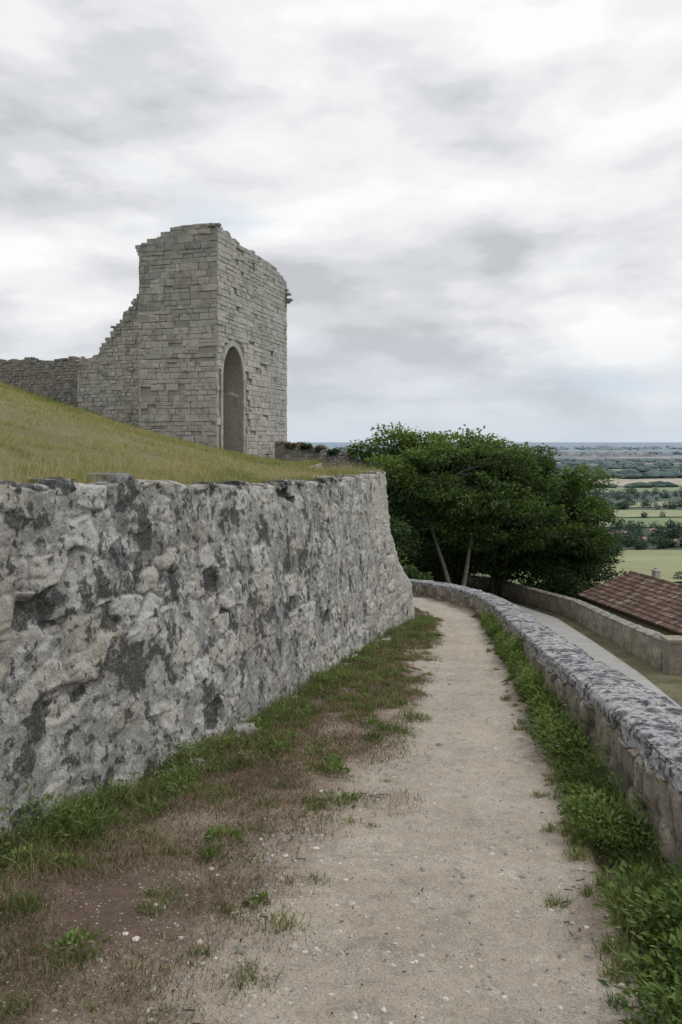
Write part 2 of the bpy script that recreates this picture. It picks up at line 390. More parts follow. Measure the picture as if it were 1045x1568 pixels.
bx,by,tx,ty=[smp(up,A) for A in (WB[:,0],WB[:,1],WT[:,0],WT[:,1])]
nv=190;tt=np.linspace(0,1,nv)
arc=np.concatenate([[0],np.cumsum(np.hypot(np.diff(tx),np.diff(ty)))])
cb=np.exp(-((up-6.05)/.6)**2)[:,None]
wgt=(1-tt)[None,:]*(1-cb)+cb*I(tt,[0,.3,.5,.75,1],[1,.85,.32,.1,0])[None,:]
X=bx[:,None]*wgt+tx[:,None]*(1-wgt);Y=by[:,None]*wgt+ty[:,None]*(1-wgt)
ztop=zw(ty)+.03*fbm(arc*3,arc*0,5,61,.6)
zb=ground(bx,by)-.12
Z=zb[:,None]*(1-tt)+ztop[:,None]*tt
A2=np.broadcast_to(arc[:,None],Z.shape)
D,r1,mo,ho,cr=rubble(A2,Z,cell=(.33,.19),seed=100,cov=.54,flat=.52,holes=.03)
dx=np.gradient(bx+tx);dy=np.gradient(by+ty);ln=np.hypot(dx,dy);nx=dy/ln;ny=-dx/ln
D=D+.03*fbm(A2*.7,Z*.9,3,120)+cb*.10*(fbm(A2*2.2,Z*2.2,4,130))*(1-tt)
X=X+nx[:,None]*D;Y=Y+ny[:,None]*D
fresh=sm((Y-9.8)/3.2)*sm((18-Y)/2)*(.6+.4*fbm(A2,Z,3,140))
lip=[(.03,.012),(.09,.02),(.18,.01),(.32,-.02),(.5,-.12)]
Xl=[];Yl=[];Zl=[]
for o,hh in lip:
    n_=.02*fbm(arc*7,arc*0+o*13,4,150)
    Xl.append(X[:,-1]-nx*(o));Yl.append(Y[:,-1]-ny*(o));Zl.append(ztop+hh+n_)
X=np.hstack([X,np.stack(Xl,1)]);Y=np.hstack([Y,np.stack(Yl,1)]);Z=np.hstack([Z,np.stack(Zl,1)])
pad=lambda a:np.hstack([a,np.repeat(a[:,-1:],len(lip),1)])
rwall=mk('retaining_wall',np.stack([X,Y,Z],-1).reshape(-1,3),gridF(len(up),nv+len(lip)),M_wall,
   {'tone':pad(r1).ravel(),'mortar':pad(mo).ravel(),'hole':pad(ho).ravel(),'crev':pad(cr).ravel(),'fresh':np.clip(pad(fresh),0,1).ravel()},smooth=True)
cs=Acc();rd=random.Random(51);s=3.0;i=0
while s<arc[np.searchsorted(up,6.0)]:
    w=rd.uniform(.09,.28)*(1.2 if rd.random()<.2 else 1);s+=w*.5
    j=np.searchsorted(arc,s);tdir=np.array([-ny[j],nx[j],0]);ndir=np.array([nx[j],ny[j],0])
    if rd.random()<.68:
        h=rd.uniform(.02,.045);dpt=rd.uniform(.08,.16)
        c=np.array([tx[j],ty[j],ztop[j]+rd.uniform(-.01,.02)])-ndir*(dpt-.03-rd.uniform(-.015,.02))
        an=rd.uniform(-.15,.15);td=tdir*math.cos(an)+np.array([0,0,math.sin(an)*.5])
        rstone(cs,c,td*w*.5,ndir*dpt,np.array([0,0,h])-tdir*h*math.sin(an)*.5,i+3,rd.random(),.3)
    s+=w*.5+rd.uniform(.0,.08);i+=1
for i in range(46):
    y=rd.uniform(2.8,14);x=float(wbx(y))+.03+abs(rd.gauss(0,.10));sz=rd.uniform(.015,.05)*(1.4 if rd.random()<.15 else 1)
    z=float(ground(np.array([x]),np.array([y]))[0])+.03+sz*.3
    rstone(cs,(x,y,z),(sz*1.3,sz*.3,0),(-sz*.3,sz,0),(0,0,sz*.6),i+200,rd.uniform(.4,1),.3)
cs.make('capping_stones',M_wall,smooth=True,parent=rwall)
# ------------------------------------------------------------------ swept low walls
def sweep(name,pts,prof,nface,mats,seed,amp,step,cell=(.3,.17),cov=.45,copamp=1.):
    pts=np.array(pts,float);s=np.concatenate([[0],np.cumsum(np.hypot(*np.diff(pts[:,:2],axis=0).T))])
    a=[0.]
    while a[-1]<s[-1]:
        yy=abs(I(a[-1],s,pts[:,1]));a.append(min(a[-1]+max(step,.004*yy),s[-1]))
    a=np.array(a)
    def sp(c):
        r=0
        for o,w in ((-.5,.25),(0,.5),(.5,.25)): r=r+w*I(np.clip(a+o,0,s[-1]),s,c)
        return r
    x,y,z,hb=[sp(pts[:,i]) for i in range(4)]
    dx=np.gradient(x);dy=np.gradient(y);l=np.hypot(dx,dy);nx=dy/l;ny=-dx/l
    prof=np.array(prof,float)
    ps=np.concatenate([[0],np.cumsum(np.hypot(*np.diff(prof[:,:2],axis=0).T))])
    q=np.unique(np.concatenate([ps,np.arange(0,ps[-1],.018 if step<.03 else .05)]))
    po=I(q,ps,prof[:,0]);ph=I(q,ps,prof[:,1]);iscop=I(q,ps,prof[:,2])
    tp=np.gradient(po),np.gradient(ph);tl=np.hypot(*tp);no=-tp[1]/tl;nh=tp[0]/tl
    A,Q=np.meshgrid(a,q,indexing='ij')
    H=ph[None,:]*np.where(ph[None,:]<-.14,(hb[:,None]/.6),1)+0*A
    D,r1,mo,ho,cr=rubble(A,Q+z[:,None]*0,cell,seed,amp,cov)
    ic=sm(iscop)[None,:]+0*A
    jn=np.abs(((A+.12*np.sin(A*3.1))/.55)%1-.5);jd=-.022*np.clip((jn-.475)/.02,0,1)
    D=D*(1-ic)+ic*copamp*(.018*fbm(A*6,Q*6,6,seed+40,.6)+.018*fbm(A*1.5,Q*2,3,seed+41)-.07*np.clip(fbm(A*3,Q*3,5,seed+43)-.2,0,1)+jd)
    O=po[None,:]+no[None,:]*D;Hh=H+nh[None,:]*D
    X=x[:,None]+nx[:,None]*O;Y=y[:,None]+ny[:,None]*O;Zz=z[:,None]+Hh
    F=gridF(len(a),len(q))
    mi=(np.tile(iscop[:-1]+iscop[1:],len(a)-1)>1.01).astype(int)
    Vv=np.stack([X,Y,Zz],-1).reshape(-1,3)
    caps=[np.arange(len(q))[::-1][None,:],((len(a)-1)*len(q)+np.arange(len(q)))[None,:]]
    return mk(name,Vv,[F]+caps,mats,{'tone':r1.ravel(),'mortar':mo.ravel(),'hole':ho.ravel(),'crev':cr.ravel()},mi=np.concatenate([mi,[0,0]]),smooth=True)
def ztp(Y): return I(Y,[-10,0,3.5,4.26,5.2,6.75,9.7,14.5,22,25.5,40],[.3,-.97,-1.43,-1.51,-1.65,-1.9,-2.32,-2.98,-3.88,-4.4,-5.4])
py=[-3,0,2,3.47,5,7,9,11,13,14.5,16.5,19.5,22.3,25.5,29,40]
pts=[(float(P(y)),y,float(ztp(y)),.9) for y in py]
prof=[(0,-.6,0),(0,-.12,0),(-.005,-.085,0),(-.025,-.075,1),(-.03,-.03,1),(-.01,-.004,1),(.03,.006,1),(.2,.016,1),(.38,.004,1),(.43,-.03,1),(.43,-.085,1),(.40,-.1,0),(.40,-.3,0),(.48,-1.8,0)]
sweep('parapet_wall',pts,prof,0,[M_pf,M_cop],200,1.,.02,cell=(.26,.13))
ly=[20.5,22,24,26,28,31,34,36,40,45,49,55,60,66,72]
pts=[(float(Lw(y))-.15,y,float(zr(y))+.80,.9) for y in ly]
prof2=[(0,-1.0,0),(0,-.10,0),(-.04,-.08,1),(-.05,-.02,1),(0,.0,1),(.2,.04,1),(.4,.0,1),(.44,-.06,1),(.38,-.1,0),(.38,-.6,0),(.42,-2.6,0)]
M_pf2=mat_stone('roadside_wall_stone',(.28,.25,.21),(.47,.42,.35),.5,(.40,.34,.27),2.5)
sweep('roadside_wall',pts,prof2,0,[M_pf2,M_old],300,1.1,.05,cell=(.35,.2))
ga=Acc();gx=float(Lw(20.2));gz=float(zr(20.2))
for i in range(5):
    box(ga,(gx+.05,20.25,gz-.2+.22*i),(.22+.01*random.random(),0,0),(0,.22+.01*random.random(),0),(0,0,.108),random.random())
box(ga,(gx+.05,20.25,gz+.84),(.26,0,0),(0,.26,0),(0,0,.04),.2)
ga.make('gate_pier',M_pf2)
# ------------------------------------------------------------------ tower
T0=np.array([-7.,45.]);du=np.array([.271,.9626]);dn=np.array([.9626,-.271])
TL=11.6;TW=4.9
dl=-dn
def Hr(s): return I(s,[0,1.2,2.5,4.9,5.0,5.6,5.7,8,10.3,10.35,11.6],[12.25,12.15,12.05,11.75,11.95,11.95,11.8,11.8,11.75,11.45,11.3])
def Hl(r): return I(r,[0,1.,2.6,3.4,3.45,4.0,4.05,4.9],[12.25,12.35,12.25,12.0,11.85,11.75,11.5,11.45])
tower=empty('castle_tower_ruin')
nr,ns=14,30
rr=np.linspace(.06,TW-.06,nr);ss=np.linspace(.06,TL-.06,ns)
R_,S_=np.meshgrid(rr,ss,indexing='ij')
hr=Hr(S_)*np.exp(-R_/2.)+(1-np.exp(-R_/2.))*(Hl(R_)*np.exp(-S_/4)+(1-np.exp(-S_/4))*11.2)
HT=np.minimum(hr,np.minimum(Hl(R_)+.4,Hr(S_)+.3))-.12+.08*fbm(R_*2,S_*2,3,400)
Vt=np.stack([T0[0]+dl[0]*R_+du[0]*S_,T0[1]+dl[1]*R_+du[1]*S_,HT],-1).reshape(-1,3)
Vb=Vt.copy();Vb[:,2]=-2.5
Ft=gridF(nr,ns);Fb=Ft[:,::-1]+nr*ns
idx=np.arange(nr*ns).reshape(nr,ns)
per=np.concatenate([idx[:,0],idx[-1,1:],idx[-2::-1,-1],idx[0,-2:0:-1]])
pn=np.roll(per,-1)
side=np.stack([per,pn,pn+nr*ns,per+nr*ns],-1)
core=mk('tower_core',np.vstack([Vt,Vb]),[Ft[:,::-1],Fb[:,::-1],side],M_core,{'tone':np.full(2*nr*ns,.5)},parent=tower)
bpy.context.view_layer.objects.active=core;core.select_set(True)
bpy.ops.object.mode_set(mode='EDIT');bpy.ops.mesh.select_all(action='SELECT');bpy.ops.mesh.normals_make_consistent(inside=False);bpy.ops.object.mode_set(mode='OBJECT')
AS0,AS1,ZS,ZA=.75,3.75,3.7,5.6
def archz(s):
    c=(AS0+AS1)/2;h=(AS1-AS0)/2;x=abs(s-c)/h
    return ZS+(ZA-ZS)*math.sqrt(max(0,1-x**1.85))
prof_=[(AS0,-3)]+[(s,archz(s)) for s in np.linspace(AS0,AS1,17)]+[(AS1,-3)]
dep=1.35;n=len(prof_)
Vc=[]
for off in (.6,-dep):
    for s,z in prof_:
        p=T0+du*s+dn*off;Vc.append((p[0],p[1],z))
q=[[i,(i+1)%n,(i+1)%n+n,i+n] for i in range(n)]
cut=mk('cut',Vc,[np.array(q),np.array([list(range(n))[::-1]]),np.array([[i+n for i in range(n)]])],None)
bpy.ops.object.select_all(action='DESELECT');bpy.context.view_layer.objects.active=cut;cut.select_set(True)
bpy.ops.object.mode_set(mode='EDIT');bpy.ops.mesh.select_all(action='SELECT');bpy.ops.mesh.normals_make_consistent(inside=False);bpy.ops.object.mode_set(mode='OBJECT')
bpy.ops.object.select_all(action='DESELECT');bpy.context.view_layer.objects.active=core;core.select_set(True)
md_=core.modifiers.new('b','BOOLEAN');md_.object=cut;md_.operation='DIFFERENCE';md_.solver='EXACT'
bpy.ops.object.modifier_apply(modifier='b');bpy.data.objects.remove(cut)
def stones(acc,O,u,nrm,length,z0,Hf,skip=None,ch=(.26,.36),bw=(.35,.8),proud=.05,var=.03,tint=None,miss=.0,s0=0.,seed=0,g=.012,vr=.75,jit=.01):
    rd=random.Random(seed);z=z0
    while z<15:
        h=rd.uniform(*ch);s=s0-rd.uniform(0,.3)
        bk=rd.uniform(.75,1.25)
        while s<length:
            w=rd.uniform(*bw)*bk;a=max(s,s0);b=min(s+w,length);s+=w
            if b-a<.08: continue
            mid=(a+b)/2
            if z+h*.6>Hf(mid): continue
            ztp_=min(z+h,Hf(mid)+.03)
            parts=[(z,ztp_)]
            if h>.3 and rd.random()<.16: 
                zm=z+h*rd.uniform(.4,.6);parts=[(z,zm),(zm,max(zm+.05,ztp_))]
            for (z_lo,zt) in parts:
                if skip and skip(a,b,z_lo,zt): continue
                p=proud+rd.uniform(-var,var)
                if rd.random()<miss: p=-.06 if rd.random()<.5 else -.0
                cfr=.022
                def pt(ss,zz,dd): 
                    q=O+u*ss+nrm*dd;return (q[0],q[1],zz)
                j=lambda:rd.uniform(-jit,jit)
                L=[(a+g+j(),z_lo+g+j()),(b-g+j(),z_lo+g+j()),(b-g+j(),zt-g+j()),(a+g+j(),zt-g+j())]
                cx_,cz_=(a+b)/2,(z_lo+zt)/2
                V=[pt(x_,y_,-.1) for x_,y_ in L]+[pt(x_,y_,p-cfr) for x_,y_ in L]
                V+=[pt(x_+(cfr if x_<cx_ else -cfr)*rd.uniform(.6,2.4),y_+(cfr if y_<cz_ else -cfr)*rd.uniform(.6,2.),p+j()) for x_,y_ in L]
                Q=[[0,1,5,4],[1,2,6,5],[2,3,7,6],[3,0,4,7],[4,5,9,8],[5,6,10,9],[6,7,11,10],[7,4,8,11],[8,9,10,11]]
                val=.52+(rd.random()-.5)*vr
                if tint: val=min(1,max(0,val+tint(mid,z)))
                acc.add(V,Q,a=val)
        z+=h
acc=Acc()
def skR(a,b,z,zt):
    for s in np.linspace(a,b,5):
        if AS0-.28<s<AS1+.28 and z<archz(min(max(s,AS0),AS1))+.22: return True
    return h2(np.array([int(a*3.7)]),np.array([int(z*3.3)]),78)[0]<.012
stones(acc,T0,du,dn,TL+.04,-1.6,Hr,skR,tint=lambda s,z:(.15 if z<6 else .05)+.12*math.sin(s*.9+z*.7),miss=.012,var=.018,ch=(.24,.44),bw=(.35,1.2),seed=1,g=.006,vr=.45,jit=.014)
def tl(r,z):
    v=-.24 if z>6.6+.5*math.sin(r*2) else .16
    d=math.hypot(r-2.2,z-8.2)
    if 1.5<d<1.95 and z>8.2: v+=.4
    return v
def skL(a,b,z,zt):
    m=(a+b)/2
    return (z<5.6 and z>.3 and (h2(np.array([int(m*2.3)]),np.array([int(z*3.1)]),77)[0]<.12))
stones(acc,T0,dl,-du,TW+.04,-1.6,Hl,skL,tint=tl,miss=.05,var=.03,ch=(.22,.44),bw=(.3,1.05),seed=2,g=.007,vr=.45,jit=.018)
stones(acc,T0+dl*TW,du,-dn,TL,-1.,lambda s:11.2,bw=(.5,1.1),ch=(.34,.44),seed=3)
stones(acc,T0+du*TL,dl,du,TW,-2.5,lambda s:10.9,bw=(.5,1.1),ch=(.34,.44),seed=4)
for sgn in (0,1):
    for i in range(13):
        f0=i/13;f1=(i+1)/13
        def ap(f):
            h=(AS1-AS0)/2
            x=math.cos(f*math.pi/2);s=(AS0+AS1)/2+(h*x if sgn else -h*x);return s,archz(s)
        s0_,z0_=ap(f0);s1_,z1_=ap(f1)
        c=np.array([(AS0+AS1)/2,ZS-.4])
        def outp(s,z):
            v=np.array([s,z])-c;v/=np.linalg.norm(v);return s+v[0]*.34,z+v[1]*.34
        o0=outp(s0_,z0_);o1=outp(s1_,z1_)
        L=[(s0_,z0_),(s1_,z1_),o1,o0];p=.045+random.uniform(-.008,.008)
        V=[]
        for dd in (-.15,p):
            for s,z in L:
                g=T0+du*s+dn*dd;V.append((g[0],g[1],z))
        acc.add(V,BOXQ,a=random.uniform(.5,.7))
for z in np.arange(-1.6,ZS-.05,.32):
    for s_,w in ((AS0-.15,.28),(AS1+.15,.28)):
        p=T0+du*s_+dn*(-.05);w2=w/2*random.uniform(.85,1.)
        box(acc,(p[0],p[1],z+.15),np.append(du*w2,0),np.append(dn*.1,0),(0,0,.15),random.uniform(.5,.8))
for i in range(60):
    s=random.uniform(0,TL);r=random.uniform(0.1,.5);p=T0+du*s+dl*r
    rstone(acc,(p[0],p[1],Hr(s)+random.uniform(-.10,-.02)),np.append(du*random.uniform(.15,.35),0),np.append(dn*random.uniform(.1,.2),0),(0,0,random.uniform(.05,.10)),i,random.random()*.5,.2)
for i in range(36):
    r=random.uniform(0,TW);p=T0+dl*r+du*random.uniform(0.1,.5)
    rstone(acc,(p[0],p[1],Hl(r)+random.uniform(-.10,-.0)),np.append(dn*random.uniform(.1,.28),0),np.append(du*random.uniform(.1,.2),0),(0,0,random.uniform(.05,.11)),i+70,random.random()*.4,.2)
for s,z,o in ((11.45,10.3,.35),(11.5,9.9,.45),(11.45,9.75,.28),(11.5,10.6,.15)):
    p=T0+du*s+dn*o*.5;box(acc,(p[0],p[1],z),np.append(du*.2,0),np.append(dn*o*.55,0),(0,0,.07),.1)
for z,o in ((11.3,.28),(11.1,.2),(10.9,.12)):
    p=T0+dl*(TW+o*.5-.05)+du*.3;box(acc,(p[0],p[1],z),np.append(dl*(o*.5+.06),0),np.append(du*.3,0),(0,0,.1),.25)
acc.make('tower_stones',M_tower,parent=tower)
ja=Acc()
stones(ja,T0+du*(AS1+.03)-dn*.05,-dn,-du,dep-.1,-1.6,lambda s:ZS+.1,ch=(.28,.34),bw=(.5,.9),proud=.02,var=.012,seed=5,vr=.5)
stones(ja,T0+du*(AS0-.03)-dn*.05,-dn,du,dep-.1,-1.6,lambda s:ZS+.1,ch=(.28,.34),bw=(.5,.9),proud=.02,var=.012,seed=6,vr=.5)
O=T0+du*AS0-dn*(dep-.06)
stones(ja,O,du,dn,AS1-AS0,-1.6,lambda s:archz(AS0+s)-.1,ch=(.28,.34),bw=(.4,.8),proud=.02,var=.012,seed=8,vr=.5)
ja.make('arch_passage_stones',M_jamb,parent=tower)
# ------------------------------------------------------------------ curtain wall
cw=empty('ruined_curtain_wall')
def straight_wall(P0,P1,Hf,thick,seed,parent,dark=True,ch=(.2,.3),bw=(.25,.6),z0=0.,tint=None,mat=None,nm='stones'):
    P0=np.array(P0,float);P1=np.array(P1,float);Lg=np.linalg.norm(P1-P0);u=(P1-P0)/Lg;nrm=np.array([-u[1],u[0]])
    if nrm[1]>0: nrm=-nrm
    a=Acc();stones(a,P0,u,nrm,Lg,z0,Hf,ch=ch,bw=bw,seed=seed,miss=.05,var=.035,tint=tint,g=.008,vr=.6,jit=.018)
    stones(a,P0-nrm*thick,u,-nrm,Lg,z0,Hf,ch=(.3,.4),bw=(.5,.9),seed=seed+1)
    for i in range(int(Lg*9)):
        s=random.uniform(0,Lg);p=P0+u*s-nrm*random.uniform(0,thick)
        rstone(a,(p[0],p[1],Hf(s)+random.uniform(-.12,.03)),np.append(u*random.uniform(.08,.22),0),np.append(nrm*random.uniform(.08,.2),0),(0,0,random.uniform(.05,.12)),i,random.random()*.4,.25)
    a.make(nm,mat or M_old,parent=parent)
    n=max(4,int(Lg/.3));ss=np.linspace(0,Lg,n);V=[]
    for d,t in ((0,0),(0,1),(-thick,1),(-thick,0)):
        for s in ss:
            p=P0+u*s+nrm*d;V.append((p[0],p[1],(Hf(s)-.15) if t else z0-1))
    F=[]
    for k in range(4):
        kk=(k+1)%4
        for i in range(n-1): F.append([k*n+i,k*n+i+1,kk*n+i+1,kk*n+i])
    mk(nm+'_core',V,[np.array(F),np.array([[0,n,2*n,3*n]]),np.array([[n-1,4*n-1,3*n-1,2*n-1]])],M_core,{'tone':np.full(4*n,.5)},parent=parent)
hsl=lambda s:float(I(s,[0,.9,1.4,1.45,2.2,2.25,3.1,3.15,3.9,4.,4.9,5.4,7],[9.5,9.1,8.5,8.3,7.7,7.45,6.8,6.6,6.0,5.8,5.1,5.1,5.1])+.14*math.sin(s*7)+.08*math.sin(s*17))
straight_wall((-11.3,47.6),(-16.6,50.2),hsl,1.2,20,cw,z0=0.,ch=(.16,.3),tint=lambda s,z:.15 if z<hsl(s)-1.3 else -.35,nm='stepped_wall',mat=M_tower)
straight_wall((-16.6,50.25),(-40,60),lambda s:float(5.1+.1*math.sin(s*1.9)+.06*math.sin(s*5)+.04*s),1.0,24,cw,z0=1.5,ch=(.14,.22),bw=(.15,.4),nm='low_wall',tint=lambda s,z:-.1)
rw=empty('ruined_rubble_wall')
straight_wall((-3.9,52),(1.6,56),lambda s:float(I(s,[0,.6,1.5,2.2,3,4,5,6.8],[-.15,-.35,-.25,-.5,-.65,-.8,-1.0,-1.4])+.08*math.sin(s*5)),.8,30,rw,z0=-3.,ch=(.13,.2),bw=(.15,.35),nm='rubble')
# ------------------------------------------------------------------ foliage
def leaves(Pn,size,up=.4,val=None,asp=.55,seed=0,dirs=None):
    r=np.random.default_rng(seed);n=len(Pn)
    if dirs is None:
        d=r.normal(size=(n,3));d[:,2]*=.6
    else: d=dirs+r.normal(size=(n,3))*.35
    d/=np.linalg.norm(d,axis=1,keepdims=True)
    nn=r.normal(size=(n,3))+np.array([0,0,up*2.5]);w=np.cross(d,nn);w/=np.linalg.norm(w,axis=1,keepdims=True)+1e-9
    s=(size*r.uniform(.6,1.3,n))[:,None]
    up_=np.cross(w,d)
    V=np.stack([Pn,Pn+d*s*.5+w*s*asp*.5+up_*s*.08,Pn+d*s,Pn+d*s*.5-w*s*asp*.5+up_*s*.08],1).reshape(-1,3)
    F=(np.arange(n)*4)[:,None]+np.array([[0,1,2,3]])
    v=np.repeat(np.clip(val,0,1),4)
    return V,F,v
def tube(acc,pts,rad,sides=8,a=0.5):
    pts=np.array(pts,float);n=len(pts);V=[]
    for i in range(n):
        t=pts[min(i+1,n-1)]-pts[max(i-1,0)];t/=np.linalg.norm(t)+1e-9
        x=np.cross(t,[0.3,1,.1]);x/=np.linalg.norm(x);y=np.cross(t,x)
        for k_ in range(sides):
            an=2*math.pi*k_/sides;V.append(pts[i]+(x*math.cos(an)+y*math.sin(an))*rad[i]*(1+.08*math.sin(an*3+i)))
    Q=[]
    for i in range(n-1):
        for k_ in range(sides):
            j=(k_+1)%sides;Q.append([i*sides+k_,i*sides+j,(i+1)*sides+j,(i+1)*sides+k_])
    acc.add(V,Q,a=a)
def tree(name,base,c,rad,nc,nl,ls,seed,stems=3,mat=None,cr=(.8,1.4),tr=.16,flat=.5,bias=.0,fork=.25,bark=None,twin=None):
    r=np.random.default_rng(seed);base=np.array(base,float);c=np.array(c,float);rad=np.array(rad,float)
    root=empty(name);w=Acc();cl=[]
    for i in range(nc):
        d=r.normal(size=3);d/=np.linalg.norm(d)
        if d[2]<0:
            hxy=math.hypot(d[0],d[1])+1e-6;f=min(1.,hxy+.45*abs(d[2]))/hxy;d[0]*=f;d[1]*=f
        q=r.uniform(.45,1.)**.5
        lump=1+.14*math.sin(3*math.atan2(d[1],d[0])+seed)+.11*r.normal()
        cl.append(c+d*rad*q*lump*.88)
    cl=np.array(cl)
    fk=base+(c-base)*fork
    st=[]
    for i in range(stems):
        an=(twin+math.pi*i) if twin is not None else 2*math.pi*i/stems+r.uniform(0,1)
        e=c+np.array([math.cos(an),math.sin(an)*.8,.1])*rad*.35
        b0=base+np.array([math.cos(an),math.sin(an),0])*tr*.35
        m=(b0+e)/2+r.normal(size=3)*.12;m=m*.6+fk*.4
        pp=[b0-np.array([0,0,.3]),b0+(m-b0)*.4+r.normal(size=3)*.05,m,(m+e)/2+r.normal(size=3)*.15,e]
        tube(w,pp,[tr*1.25,tr*.85,tr*.65,tr*.45,tr*.25]);st.append(pp)
    for q in cl:
        s=st[r.integers(stems)];k_=r.integers(3,5);p0=s[k_]
        m=(p0+q)/2+np.array([0,0,.1])+r.normal(size=3)*.2
        tube(w,[p0,m,q],[tr*.22,tr*.12,tr*.04],5)
    w.make('trunk_and_limbs',bark or M_bark,smooth=True,parent=root)
    PV=[];VV=[];DD=[]
    for q in cl:
        R=r.uniform(*cr);n=int(nl*(R/np.mean(cr))**2*r.uniform(.7,1.25))
        ns_=16;sd=r.normal(size=(ns_,3));sd/=np.linalg.norm(sd,axis=1,keepdims=True);sd[:,2]*=flat;sp=q+sd*R*r.uniform(.4,1.,(ns_,1))
        ix=r.integers(0,ns_,n);d=r.normal(size=(n,3))*np.array([.22,.22,.08])*R
        p=sp[ix]+d;PV.append(p);DD.append((p-q)/R+np.array([0,0,-.25]))
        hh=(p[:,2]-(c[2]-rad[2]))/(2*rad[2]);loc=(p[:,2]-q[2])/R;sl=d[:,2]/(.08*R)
        VV.append(.14+.30*hh+.45*loc+.05*sl+r.normal(size=n)*.10+r.uniform(-.16,.18)+bias)  # painted self-shadow: leaf tone lightens towards crown and clump tops, plus random spread
    PV=np.vstack(PV);VV=np.concatenate(VV);DD=np.vstack(DD)
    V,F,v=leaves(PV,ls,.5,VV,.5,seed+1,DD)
    mk('foliage',V,F,mat or M_leafA,{'tone':v},parent=root)
    return root
gz_=lambda x,y:float(ground(np.array([x]),np.array([y]))[0])
tree('walnut_tree',(5.84,40,gz_(5.84,40)),(5.6,40.3,-2.6),(4.9,4.1,3.65),100,820,.20,11,2,M_leafA,(.8,1.5),.16,fork=.12,twin=.25)
tree('broadleaf_tree',(13.2,47,gz_(13.2,47)),(12.3,46.5,-4.9),(3.3,3.,4.1),60,560,.21,12,2,M_leafA,(.8,1.4),.18,bias=-.06,bark=M_barkd)
tree('broadleaf_tree',(8.8,46,gz_(8.8,46)),(9.8,46,-3.4),(3.4,3.,3.9),58,560,.21,19,2,M_leafA,(.8,1.4),.15,bias=-.08,bark=M_barkd)
tree('broadleaf_tree',(3.6,53,gz_(3.6,53)),(3.3,52,-4.4),(3.4,3,4.1),54,540,.2,13,2,M_leafB,(.9,1.5),.2,bark=M_barkd)
tree('broadleaf_tree',(7.5,62,gz_(7.5,62)),(7.0,58,-6.2),(6,3,4.4),60,480,.25,15,2,M_leafB,(1.1,1.8),.2,bark=M_barkd)
tree('broadleaf_tree',(16.2,56,gz_(16.2,56)),(15.8,56,-8.0),(3.2,3,3.4),36,460,.22,16,2,M_leafB,(.9,1.5),.18,bark=M_barkd)
def shrub(name,c,rad,nc,nl,ls,seed,mat,bias=0.):
    r=np.random.default_rng(seed);c=np.array(c,float);rad=np.array(rad,float)
    root=empty(name);w=Acc();PV=[];VV=[]
    for i in range(nc):
        d=r.normal(size=3);d/=np.linalg.norm(d);d[2]=abs(d[2]);q=c+d*rad*r.uniform(.3,1)
        tube(w,[c-np.array([0,0,rad[2]*.6]),(c+q)/2,q],[.04,.025,.01],4)
        n=int(nl*r.uniform(.7,1.3));R=.4*rad.mean();p=q+r.normal(size=(n,3))*R*.45
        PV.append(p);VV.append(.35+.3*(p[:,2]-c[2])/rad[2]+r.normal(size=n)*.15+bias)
    w.make('twigs',M_barkd,parent=root)
    V,F,v=leaves(np.vstack(PV),ls,.5,np.concatenate(VV),.5,seed)
    mk('leaves',V,F,mat,{'tone':v},parent=root)
for i,(x,y,rx,rz) in enumerate([(1.6,34,1.5,1.4),(2.3,42,2.0,2.6),(4.4,47,2.6,2.8),(7.2,48.5,2.6,2.9),(9.6,48.,1.9,2.6),(6.2,53,2.8,2.6),(12.4,43.5,1.7,2.0),(2.2,26.8,.7,.5),(10.4,22,1.2,1.1),(10.1,19.,1.3,1.0)]):
    zz=gz_(x,y)
    shrub('hedge_shrub',(x,y,zz+rz*.6),(rx,rx*.8,rz),26,300,.17,60+i,M_leafB,-.1 if i<7 else 0)
for i,(x,y,z,rx) in enumerate([(-3.3,52.1,-.35,.35),(-2.4,53,-.45,.4),(-1.5,53.6,-.6,.4),(-.6,54.3,-.8,.45),(.5,55.2,-1.0,.6),(1.6,56,-1.4,.8)]):
    shrub('ruin_weed',(x,y,z),(rx*1.5,rx,rx*.6),10,90,.12,160+i,M_dry if i%2==0 else M_leafB,.0)
# ------------------------------------------------------------------ grasses
def blades(name,Pn,h,w,val,mat,seed,lean=.5,seg=2):
    r=np.random.default_rng(seed);n=len(Pn)
    an=r.uniform(0,2*np.pi,n);d=np.stack([np.cos(an),np.sin(an),0*an],1)
    a2=r.uniform(0,2*np.pi,n);l=np.stack([np.cos(a2),np.sin(a2),0*a2],1)*(lean*r.uniform(.1,1,n)*h)[:,None]
    hh=h[:,None]*np.array([0,0,1.]);ww=w[:,None]*d
    if seg==1:
        V=np.stack([Pn-ww,Pn+ww,Pn+hh+l],1).reshape(-1,3);F=(np.arange(n)*3)[:,None]+np.array([[0,1,2]]);k_=3;Fs=[F]
    else:
        V=np.stack([Pn-ww,Pn+ww,Pn+hh*.6+l*.35+ww*.7,Pn+hh*.6+l*.35-ww*.7,Pn+hh*.95+l],1).reshape(-1,3);b=(np.arange(n)*5)[:,None];k_=5
        Fs=[b+np.array([[0,1,2,3]]),b+np.array([[3,2,4]])]
    return mk(name,V,Fs,mat,{'tone':np.repeat(np.clip(val,0,1),k_)})
n=190000
yy=3+ (55-3)*rng.uniform(0,1,n)**1.9
wid=(.5*yy+3)
dd=rng.uniform(0,1,n)**1.6*wid
xx=B(yy)-.12-dd
zz=mound(xx,yy)
dcam=np.hypot(xx,yy)
clump=.35+1.3*sm(fbm(xx*2.2,yy*2.2,3,505)*1.4+.5)
hh=(.02+.0024*dcam)*rng.uniform(.5,1.5,n)*clump
edge=np.exp(-dd/.2);hh*=1+.8*edge
brown=sm(fbm(xx*.35,yy*.35,4,500)*1.8+.5)
